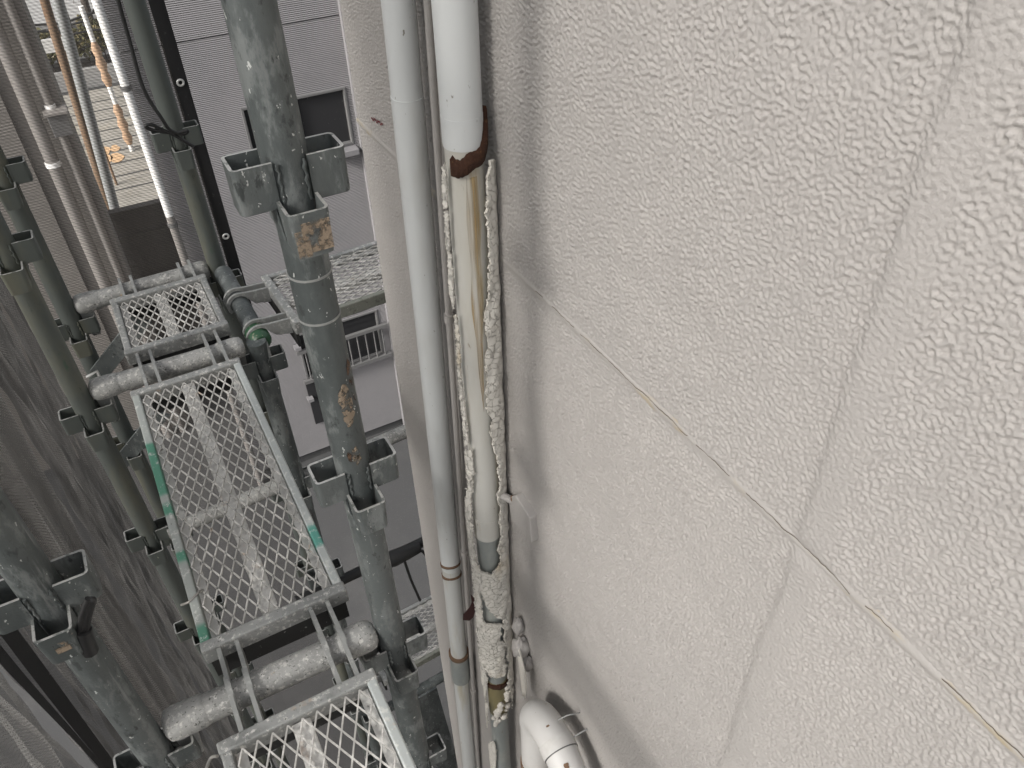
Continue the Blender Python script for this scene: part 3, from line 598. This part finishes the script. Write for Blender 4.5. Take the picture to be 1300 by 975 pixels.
for k, (i_, du, dv_, r_) in enumerate([(4, .000, .004, .011), (4, .010, -.004, .006), (3, -.012, .006, .005), (5, .004, .010, .004), (8, .0, .0, .006)]):
    c_ = np.array(arc[i_]); v_ = nrm(-c_); s_ = nrm(np.cross(v_, (0, 0, 1))); u_ = np.cross(s_, v_); d_ = nrm(v_*.0385+s_*du+u_*dv_); a_ = nrm(np.cross(d_, (0, 0, 1))); e_ = np.cross(a_, d_)
    rr = [r_*(.7+.5*rng.random()) for _ in range(11)]
    q_ = [c_+d_*(.0394 if i_ < 8 else .0384)+(a_*math.cos(t_)+e_*math.sin(t_))*rr[n_]-d_*(rr[n_]**2/.078) for n_, t_ in enumerate(np.linspace(0, 2*math.pi, 12)[:-1])]
    MB().add([c_+d_*(.0396 if i_ < 8 else .0386)]+q_, [(0, n_+1, (n_+1) % 11+1) for n_ in range(11)]).build('paint_chip', M['rust_light'], gn)
hk = MB(); h0 = onx(736, 905, XW-.002)
hk.path([h0, h0+[-.03, 0, .02], h0+[-.045, .01, .0], h0+[-.045, .02, -.03]], .0018, 8); hk.path([h0+[0, -.03, -.02], h0+[-.03, -.03, -.02], h0+[-.04, -.02, -.06]], .0018, 8)
hk.build('wall_hook', M['hook'], gn)

# ------------------------------------------------------------------ scaffold
RP = .0243
def pocket_mesh():
    r0, r1, t = .018, .059, .0035
    def loop(w, q):
        ro, c = r1-q, .007; h = w/2-q; k = max(.0015, c-q)
        pts = [(r0, -h)]+[(ro-k+k*math.sin(a), -h+k-k*math.cos(a)) for a in np.linspace(0, math.pi/2, 5)]+[(ro-k+k*math.cos(a), h-k+k*math.sin(a)) for a in np.linspace(0, math.pi/2, 5)]+[(r0, h)]
        return pts
    b = MB(); o1 = loop(.044, 0); i1 = loop(.044, t); o2 = loop(.039, 0); i2 = loop(.039, t); n = len(o1)
    V = [(*p, 0) for p in o1]+[(*p, 0) for p in i1]+[(*p, -.050) for p in o2]+[(*p, -.050) for p in i2]
    S = []; Tp = []
    for k in range(n-1):
        S.append((k, 2*n+k, 2*n+k+1, k+1)); S.append((n+k, n+k+1, 3*n+k+1, 3*n+k)); Tp.append((k, k+1, n+k+1, n+k)); S.append((2*n+k, 3*n+k, 3*n+k+1, 2*n+k+1))
    S += [(0, n, 3*n, 2*n), (n-1, 3*n-1, 4*n-1, 2*n-1)]
    b.add(V, S, False, 0); b.add(V, Tp, False, 1)
    for sy in (-1, 1):      # weld beads where the pocket meets the post
        P = [(.0135+.0012*math.sin(i*2.1), sy*(.0232-.0003*i), -.002-.0046*i) for i in range(11)]
        b.path(P, [.0017+.0005*math.sin(i*1.7+sy) for i in range(11)], 6)
    return b
PK = pocket_mesh().mesh('pocket', [M['post'], M['rim']]); PKG = pocket_mesh().mesh('pocket', [M['post_green'], M['rim']])
def post(x, y, ztop, label, m='post', rings=(), x2=None):
    t = thing('scaffold_post', (x, y, -GZ), label, 'post', None)
    MB().tube((x, y, -GZ+.05), (x, y, ztop), RP, 36).build('tube', M[m], t)
    MB().box((x, y, -GZ+.012), (.12, .12, .024)).build('base_plate', M[m], t, .003)
    MB().tube((x, y, -GZ+.02), (x, y, -GZ+.09), .019, 18).build('jack', M['hook'], t)
    k = 0
    for i in range(-2, 8):
        z = -.335-.45*i
        if z > ztop: continue
        for a, dz in ((0, 0), (math.pi, 0), (-math.pi/2, -.042), (math.pi/2, -.042)): inst('pocket', PK if m == 'post' else PKG, t, (x, y, z+dz), a)
    for z in rings: MB().tube((x, y, z), (x, y, z-.0025), RP+.0012, 36).build('joint_ring', M['hook'], t)
    return t
def ppatch(t, x, y, phi, w, z0, z1, r=RP, m='patch', n=10, mz=12, seed=0):
    """flake of old paint left on a post, jagged outline, half a millimetre proud"""
    g = np.random.default_rng(seed); P = np.zeros((mz, n, 3)); 
    for i, zz in enumerate(np.linspace(z0, z1, mz)):
        e = 1-abs(2*i/(mz-1)-1)**3; a0 = phi-w*(.55+.45*g.random())*e; a1 = phi+w*(.55+.45*g.random())*e
        for j, a in enumerate(np.linspace(a0, a1, n)): P[i, j] = (x+(r+.0006)*math.cos(a), y+(r+.0006)*math.sin(a), zz+.003*g.normal()*(0 < i < mz-1))
    MB().grid(P).build('paint_patch', M[m], t)
A1 = (.157, .782); A2 = (.170, 2.125); B0 = (-.247, .785); B1 = (-.245, 1.715); B2 = (-.236, 2.125); A15 = (.172, 1.70)
t = post(*A1, .95, 'dark grey scaffold post with tan paint patches nearest the pipes', rings=(-.475, -.535))
ph = math.atan2(-A1[1], -A1[0])
ppatch(t, *A1, ph+.35, .45, -.63, -.705, seed=1); ppatch(t, *A1, ph+1.0, .35, -.60, -.67, m='rust_patch', seed=2); ppatch(t, *A1, ph+.3, .3, -.74, -.775, seed=3); ppatch(t, *A1, ph-.1, .15, -.745, -.765, m='rust_patch', seed=4)
MB().box((A1[0]+.004, A1[1]-.0596, -.404), (.030, .0012, .034)).build('paint_patch', M['patch'], t); MB().box((A1[0]-.012, A1[1]-.0597, -.41), (.014, .0012, .03)).build('paint_patch', M['patch'], t)
ppatch(t, *A1, ph+.2, .7, -1.335, -1.36, seed=7)
post(*A2, .95, 'greenish scaffold post with a black cable tie beside the net hem', 'post_green')
t = post(*B0, .95, 'stout scaffold post with a black strap standing against the dark net', rings=())
MB().box((B0[0]+.002, B0[1]-.0597, -.85), (.016, .0012, .018)).build('paint_patch', M['patch'], t)
post(*B1, .95, 'outer scaffold post holding the far end of the long mesh deck', 'post_green')
post(*B2, .95, 'outer scaffold post holding the far end of the short mesh deck', 'post_green')
post(*A15, -1.19, 'short scaffold post under the green wedge clamp', 'post')
for k, x in enumerate((.95, 1.7)): post(x, 1.72, -.8, ['scaffold post of the end scaffold behind the wall corner', 'farther scaffold post of the end scaffold behind the wall corner'][k])

def transom(p0, p1, label, group=None, m='tubemetal', heads=True, r=RP):
    p0 = np.array(p0, float); p1 = np.array(p1, float); d = nrm(p1-p0)
    t = thing('scaffold_tube', (p0+p1)/2, label, 'tube', group)
    MB().path([p0, p1], r, 32).build('tube', M[m], t)
    if heads:
        for p, s in ((p0, -1), (p1, 1)):
            q = p+d*s*.004
            MB().path([q-d*s*.055, q-d*s*.048, q-d*s*.008, q+d*s*.004, q+d*s*.010], [r+.0005, .0268, .0278, .025, .016], 28).build('head', M[m], t)
            w = MB(); side = np.cross(d, (0, 0, 1)); o_ = q-d*s*.010+[0, 0, 0]
            w.prism([(-.021, .004), (.018, .004), (.014, -.055), (.008, -.105), (-.012, -.105), (-.018, -.055)], o_, d*s, (0, 0, 1), .011)
            w.build('wedge', M['hook'] if m == 'tubemetal' else M[m], t, .002)
    return t
ZT = -1.2
T2 = transom((-.205, .790, ZT), (.118, .785, ZT), 'paint splattered transom tube carrying the near end of the long deck', 'transom tubes of the walkway')
T1 = transom((-.206, 1.722, ZT), (.128, 1.712, ZT), 'splattered transom tube between the short and the long mesh decks', 'transom tubes of the walkway')
T0 = transom((-.200, 2.128, ZT), (.132, 2.128, ZT), 'splattered transom tube at the far end of the short deck', 'transom tubes of the walkway')
DZ = -1.8
dup(T2, (0, 0, DZ), 'transom tube of the lower walkway under the nearest deck')
# ledger with a green wedge clamp
lg = transom((.178, 2.09, -1.205), (.184, 1.735, -1.205), 'dark ledger tube with green wedge clamp holding the cross deck', heads=False, m='post')
MB().path([(.183, 1.775, -1.205), (.183, 1.77, -1.205), (.184, 1.715, -1.205), (.184, 1.704, -1.205)], [RP, .0285, .0285, .02], 28).build('head', M['greenpaint'], lg)
w = MB(); w.prism([(-.016, .012), (.024, .006), (.030, -.035), (.022, -.115), (-.006, -.115), (-.016, -.04)], (.185, 1.712, -1.205), (0, -1, 0), (0, 0, 1), .026); w.build('wedge', M['hook'], lg, .006)
# end scaffold ledgers behind the corner
def erot(x, y): a = R(3.0); return (.28+(x-.28)*math.cos(a)-(y-1.7)*math.sin(a), 1.7+(x-.28)*math.sin(a)+(y-1.7)*math.cos(a))
transom((-.20, 1.700, -1.715), (*erot(1.9, 1.715), -1.70), 'grey guard tube crossing behind the near post under the cross deck', m='tubemetal', heads=False, r=.0215)
transom((*erot(.20, 1.72), -3.19), (*erot(1.9, 1.72), -3.18), 'grey tube below the lower cross deck', m='post', heads=False, r=.0215)
bt = transom((.06, 1.70, -2.235), (*erot(1.9, 1.70), -2.27), 'black sleeved tube with a hanging cord near the wall corner', m='rubber', heads=False, r=.018)
q = np.array([*erot(.44, 1.70), -2.245])
MB().path([q+[-.08, 0, 0], q+[-.03, 0, 0], q+[.02, 0, 0], q+[.07, 0, 0]], [.022, .030, .026, .020], 16).build('coupler', M['rubber'], bt)
MB().path([q+[.0, -.02, 0], q+[.01, -.03, -.12], q+[.03, -.03, -.26]], .005, 8).build('cord', M['rubber'], bt)
MB().path([q+[.07, -.02, 0], q+[.10, -.03, -.08], q+[.12, -.03, -.22]], .005, 8).build('cord', M['rubber'], bt)
kp = thing('kick_plate', (.8, 1.68, -3.6), 'slanted grey steel plate below the lower cross deck', 'plate')
a_, b_ = ony(540, 880, 1.80), ony(590, 1040, 1.80)
MB().bar(a_, b_, .11, .012, up=(0, 1, 0)).build('plate', M['post'], kp)

def diamond(x0, x1, y0, y1, z, nx, ny, w=.0024, h=.0031):
    """expanded metal between two corners; strands are thin bars"""
    b = MB(); px = (x1-x0)/nx; py = (y1-y0)/ny
    for i in range(nx):
        for j in range(ny):
            xc = x0+(i+.5)*px; yc = y0+(j+.5)*py; E = [(xc, yc-py/2), (xc+px/2, yc), (xc, yc+py/2), (xc-px/2, yc)]
            for k in range(4):
                p = np.array([*E[k], z]); q = np.array([*E[(k+1) % 4], z]); d = q-p; d = d*.5
                b.bar(p-d*.02, q+d*.02, w, h)
    return b
def deck(cx, y0, y1, z, label, group, wid=.248, cross=False, along='y', green='deck_green', teal='deck_teal', nx=10, hooks=(1, 1), rail_m=None):
    """z = top of the frame, y0 near end, y1 far end (local +y runs away)"""
    t = thing('mesh_deck', (cx, (y0+y1)/2, z-.04), label, 'deck', group); h = .036; rw = .016
    x0, x1 = cx-wid/2, cx+wid/2
    for x, m, s in ((x0, green, 1), (x1, teal, -1)):
        MB().box((x+s*rw/2, (y0+y1)/2, z-h/2-.001), (rw, y1-y0-.002, h)).build('side_rail', M[m], t, .003)
    for y, s in ((y0, 1), (y1, -1)):
        MB().box((cx, y+s*.010, z-h/2), (wid+.004, .021, h+.002)).build('end_rail', M['deck'], t, .003)
    L = y1-y0-.05; ny = max(3, round(L/.047))
    o = diamond(x0+.019, x1-.019, y0+.024, y1-.024, z-.006, nx, ny).build('expanded_mesh', M['mesh'], t); o['kind'] = 'stuff'
    MB().box((cx-.004, (y0+y1)/2, z-.024), (.030, y1-y0-.044, .022)).build('stiffener', M['stiff'], t, .002)
    for s in (-1, 1): MB().box((cx+s*(wid/2-.026), (y0+y1)/2, z-.0165), (.016, y1-y0-.046, .004)).build('mesh_flange', M['stiff'], t)
    for (y, s), on in zip(((y0, -1), (y1, 1)), hooks):
        if not on: continue
        MB().box((cx, y-s*.004, z-.055), (wid-.01, .008, .050)).build('shaded_underside', M['undershade'], t)  # dark plate stands in for the shaded gap under the end rail
        for sx in (-1, 1):
            for k in (0, 1):
                xx = cx+sx*(wid/2-.030-.030*k)+(.006*s)
                ri, ro = .0262, .0345; dy = .083; cc = (dy, -.030)
                pts = [(-.004, -.006), (dy-.03, -.001)]+[(cc[0]+ro*math.cos(a), cc[1]+ro*math.sin(a)) for a in np.linspace(R(110), R(-35), 10)]+[(cc[0]+ri*math.cos(a), cc[1]+ri*math.sin(a)) for a in np.linspace(R(-35), R(150), 12)]+[(dy-.04, -.040), (-.004, -.052)]
                MB().prism(pts, (xx, y, z), (0, s, 0), (0, 0, 1), .0070).build('hook', M['hook'], t)
    return t
D1 = deck(-.010, .871, 1.631, -1.170, 'long mesh deck with green rail between the two splattered tubes', None)
D0 = deck(.0015, 1.783, 2.056, -1.170, 'short mesh deck at the far end of the walkway', None, green='deck', teal='deck', nx=10)
D2 = deck(-.024, -.06, .707, -1.170, 'nearest mesh deck on the walkway with teal rail', None, green='deck', teal='deck_teal', nx=9)
dup(D2, (.05, .02, DZ), 'green railed mesh deck of the lower walkway below the nearest deck')
# cross decks on the end scaffold (built along y, then turned)
def cross_deck(z, label):
    L = 1.5; d = deck(0, -L, 0, 0, label, None, wid=.262, green='deck_olive', teal='deck', nx=11, hooks=(0, 1))
    d.rotation_euler = (0, 0, R(90+3.0)); ang = R(93)
    c = np.array([*erot(.272, 1.832), z]); mid = np.array([-L/2*-math.sin(ang), -L/2*math.cos(ang)])
    d.location = (c[0]+L/2, c[1]+L/2*math.sin(R(3)), z-.04); BASE[d.name] = tuple(d.location); return d
cross_deck(-1.172, 'mesh cross deck turning the wall corner with a dark green rail')
cross_deck(-2.95, 'lower mesh cross deck seen beside the wall corner')

# flat braces hooked on the far outer post
for k, (q0, q1) in enumerate([((126, 474), (158, 428)), ((152, 590), (184, 545))]):
    a_ = ony(*q0, 2.10); b_ = ony(*q1, 2.02)+[.06, 0, .04]
    t = thing('flat_brace', a_, ['upper flat steel brace hooked to the far outer post', 'lower flat steel brace hooked to the far outer post'][k], 'brace')
    MB().bar(a_, b_, .006, .052, up=nrm([-.6, 0, .8])).build('blade', M['post'], t, .001)
    MB().path([a_+[-.03, -.03, .02], a_+[0, -.03, .03], a_+[.0, -.03, -.02]], .005, 8).build('pin', M['eyelet'], t)

# ------------------------------------------------------------------ nets
def sheet(fn, u0, u1, z0, z1, nu, nz):
    U, Z = np.meshgrid(np.linspace(u0, u1, nu), np.linspace(z0, z1, nz), indexing='ij'); return fn(U, Z)
def wob(U, Z, a, s):
    return a*(.5*np.sin(U*31+s+1.2*np.sin(Z*.9+s))+.35*np.sin(U*67+2.1*s+.9*Z)+.3*np.sin(U*17-1.7*Z+s)+.2*np.sin(U*120+4*np.sin(Z*1.3+s)))
YN = 2.215
ne = thing('scaffold_net', (-.07, YN, -GZ), 'grey see through net stretched behind the far posts', 'net')
MB().grid(sheet(lambda U, Z: np.stack([U, YN+wob(U, Z, .006, .4), Z], -1), -.37, .212, 1.0, -GZ+.03, 50, 90)).build('mesh_sheet', M['net_end'], ne)
hp = sheet(lambda U, Z: np.stack([U, YN+.002+.004*np.sin(Z*5+U*60), Z], -1), .208, .244, 1.0, -GZ+.03, 6, 120)
MB().grid(hp).build('hem', M['hem'], ne)
def torus(b, c, n_, R_, r_, N1=18, N2=8):
    n_ = nrm(n_); a = nrm(np.cross(n_, (0, 0, 1))); e = np.cross(n_, a); T, Pp = np.meshgrid(np.linspace(0, 2*math.pi, N1), np.linspace(0, 2*math.pi, N2), indexing='ij')
    b.grid(np.array(c)+((R_+r_*np.cos(Pp))*np.cos(T))[..., None]*a+((R_+r_*np.cos(Pp))*np.sin(T))[..., None]*e+(r_*np.sin(Pp))[..., None]*n_); return b
for i in range(8):
    c = (.226, YN-.003, -.26-.45*i); torus(MB(), c, (0, 1, 0), .0075, .0028).build('eyelet', M['eyelet'], ne)
XN = -.352
nf = thing('scaffold_net', (XN, 1.55, -GZ), 'dark folded side net behind the far outer posts', 'net')
MB().grid(sheet(lambda U, Z: np.stack([XN+wob(U, Z, .022, 1.1)+.006*np.sin(U*210+9*np.sin(Z*1.1)+Z*6)+.004*np.sin(U*90-Z*23), U, Z], -1), .893, 2.21, 1.0, -GZ+.03, 300, 260)).build('mesh_sheet', M['net_side'], nf)
MB().grid(sheet(lambda U, Z: np.stack([XN+.012+.006*np.sin(Z*4+U*40), U+.012*np.sin(Z*1.7), Z], -1), .872, .908, 1.0, -GZ+.03, 6, 140)).build('hem', M['hem'], nf)
nn = thing('scaffold_net', (XN, .2, -GZ), 'dark side net sheet in front of the black hem slit', 'net')
MB().grid(sheet(lambda U, Z: np.stack([XN+wob(U, Z, .020, 2.7)+.005*np.sin(U*160+7*np.sin(Z*1.4)-Z*5)+.004*np.sin(U*80+Z*21), U, Z], -1), -.9, .843, 1.0, -GZ+.03, 260, 260)).build('mesh_sheet', M['net_pale'], nn)
MB().grid(sheet(lambda U, Z: np.stack([XN+.010+.006*np.sin(Z*4.4+U*40), U+.010*np.sin(Z*1.7)+.004*np.sin(Z*9), Z], -1), .832, .867, 1.0, -GZ+.03, 6, 140)).build('hem', M['hem'], nn)
npale = thing('scaffold_net', (XN+.02, 1.12, -GZ), 'paler overlapping strip of net hanging behind the stout post', 'net')
MB().grid(sheet(lambda U, Z: np.stack([XN+.030+wob(U, Z, .012, 4.0)+.004*np.sin(U*190+8*np.sin(Z*1.7)+Z*9), U+.05*np.abs(np.sin(Z*2.9+1))*(U-.93)/.4, Z], -1), .93, 1.33, 1.0, -GZ+.03, 110, 260)).build('mesh_sheet', M['net_fold'], npale)

# ------------------------------------------------------------------ ties and wire
def tie(pts, r, label, base, m='rubber', name='cable_tie'):
    t = thing(name, base, label, 'tie'); 
    P = np.array(pts, float); k = len(P); ts = np.linspace(0, k-1, k*6)
    def cr_(i, f):
        p0, p1, p2, p3 = P[max(i-1, 0)], P[i], P[min(i+1, k-1)], P[min(i+2, k-1)]
        return .5*((2*p1)+(p2-p0)*f+(2*p0-5*p1+4*p2-p3)*f*f+(3*p1-p0-3*p2+p3)*f**3)
    C = [cr_(min(int(s), k-2), s-min(int(s), k-2)) for s in ts]; MB().path(C, r, 8).build('strand', M[m], t); return t
YT = A2[1]-.075
q = lambda x, y, Y=YT: ony(x, y, Y)
tie([q(146, -20, 2.07), q(150, 0, 2.07), q(164, 50, 2.07), q(182, 112, 2.06), q(205, 150), q(216, 165), q(232, 170), q(238, 166), q(222, 169), q(205, 167), q(190, 164), q(185, 160), q(192, 158), q(204, 164), q(222, 172), q(240, 183), q(246, 186)], .0045, 'black cable tie looped round the greenish post', q(215, 165))
YF = B0[1]-.05
q = lambda x, y, Y=YF: ony(x, y, Y)
tie([q(112, 760), q(108, 770), q(103, 785), q(102, 800), q(108, 805), q(112, 785), q(118, 762), q(112, 768), q(108, 790), q(98, 812), q(104, 806)], .0042, 'black rope tie on the side of the stout post', q(105, 790))
tie([q(106, 800), q(110, 815), q(115, 827)], .010, 'black strap end hanging on the stout post', q(110, 812), name='strap_end')
zt = -1.150
tie([onz(230, 768, zt), onz(240, 764, zt+.01), onz(252, 752, zt+.012), onz(257, 749, zt), onz(256, 752, zt-.02)], .0022, 'thin wire twisted over the rail of the long deck', onz(245, 760, zt), 'wire', 'wire_tie')
zt = -1.18
tie([onz(262, 975, zt), onz(268, 962, zt), onz(276, 960, zt+.01)], .0025, 'thin wire twisted on the rail of the nearest deck', onz(268, 965, zt), 'wire', 'wire_tie')

# ------------------------------------------------------------------ raise everything so that the ground lies at zero
for o in TOP: o.location.z += GZ
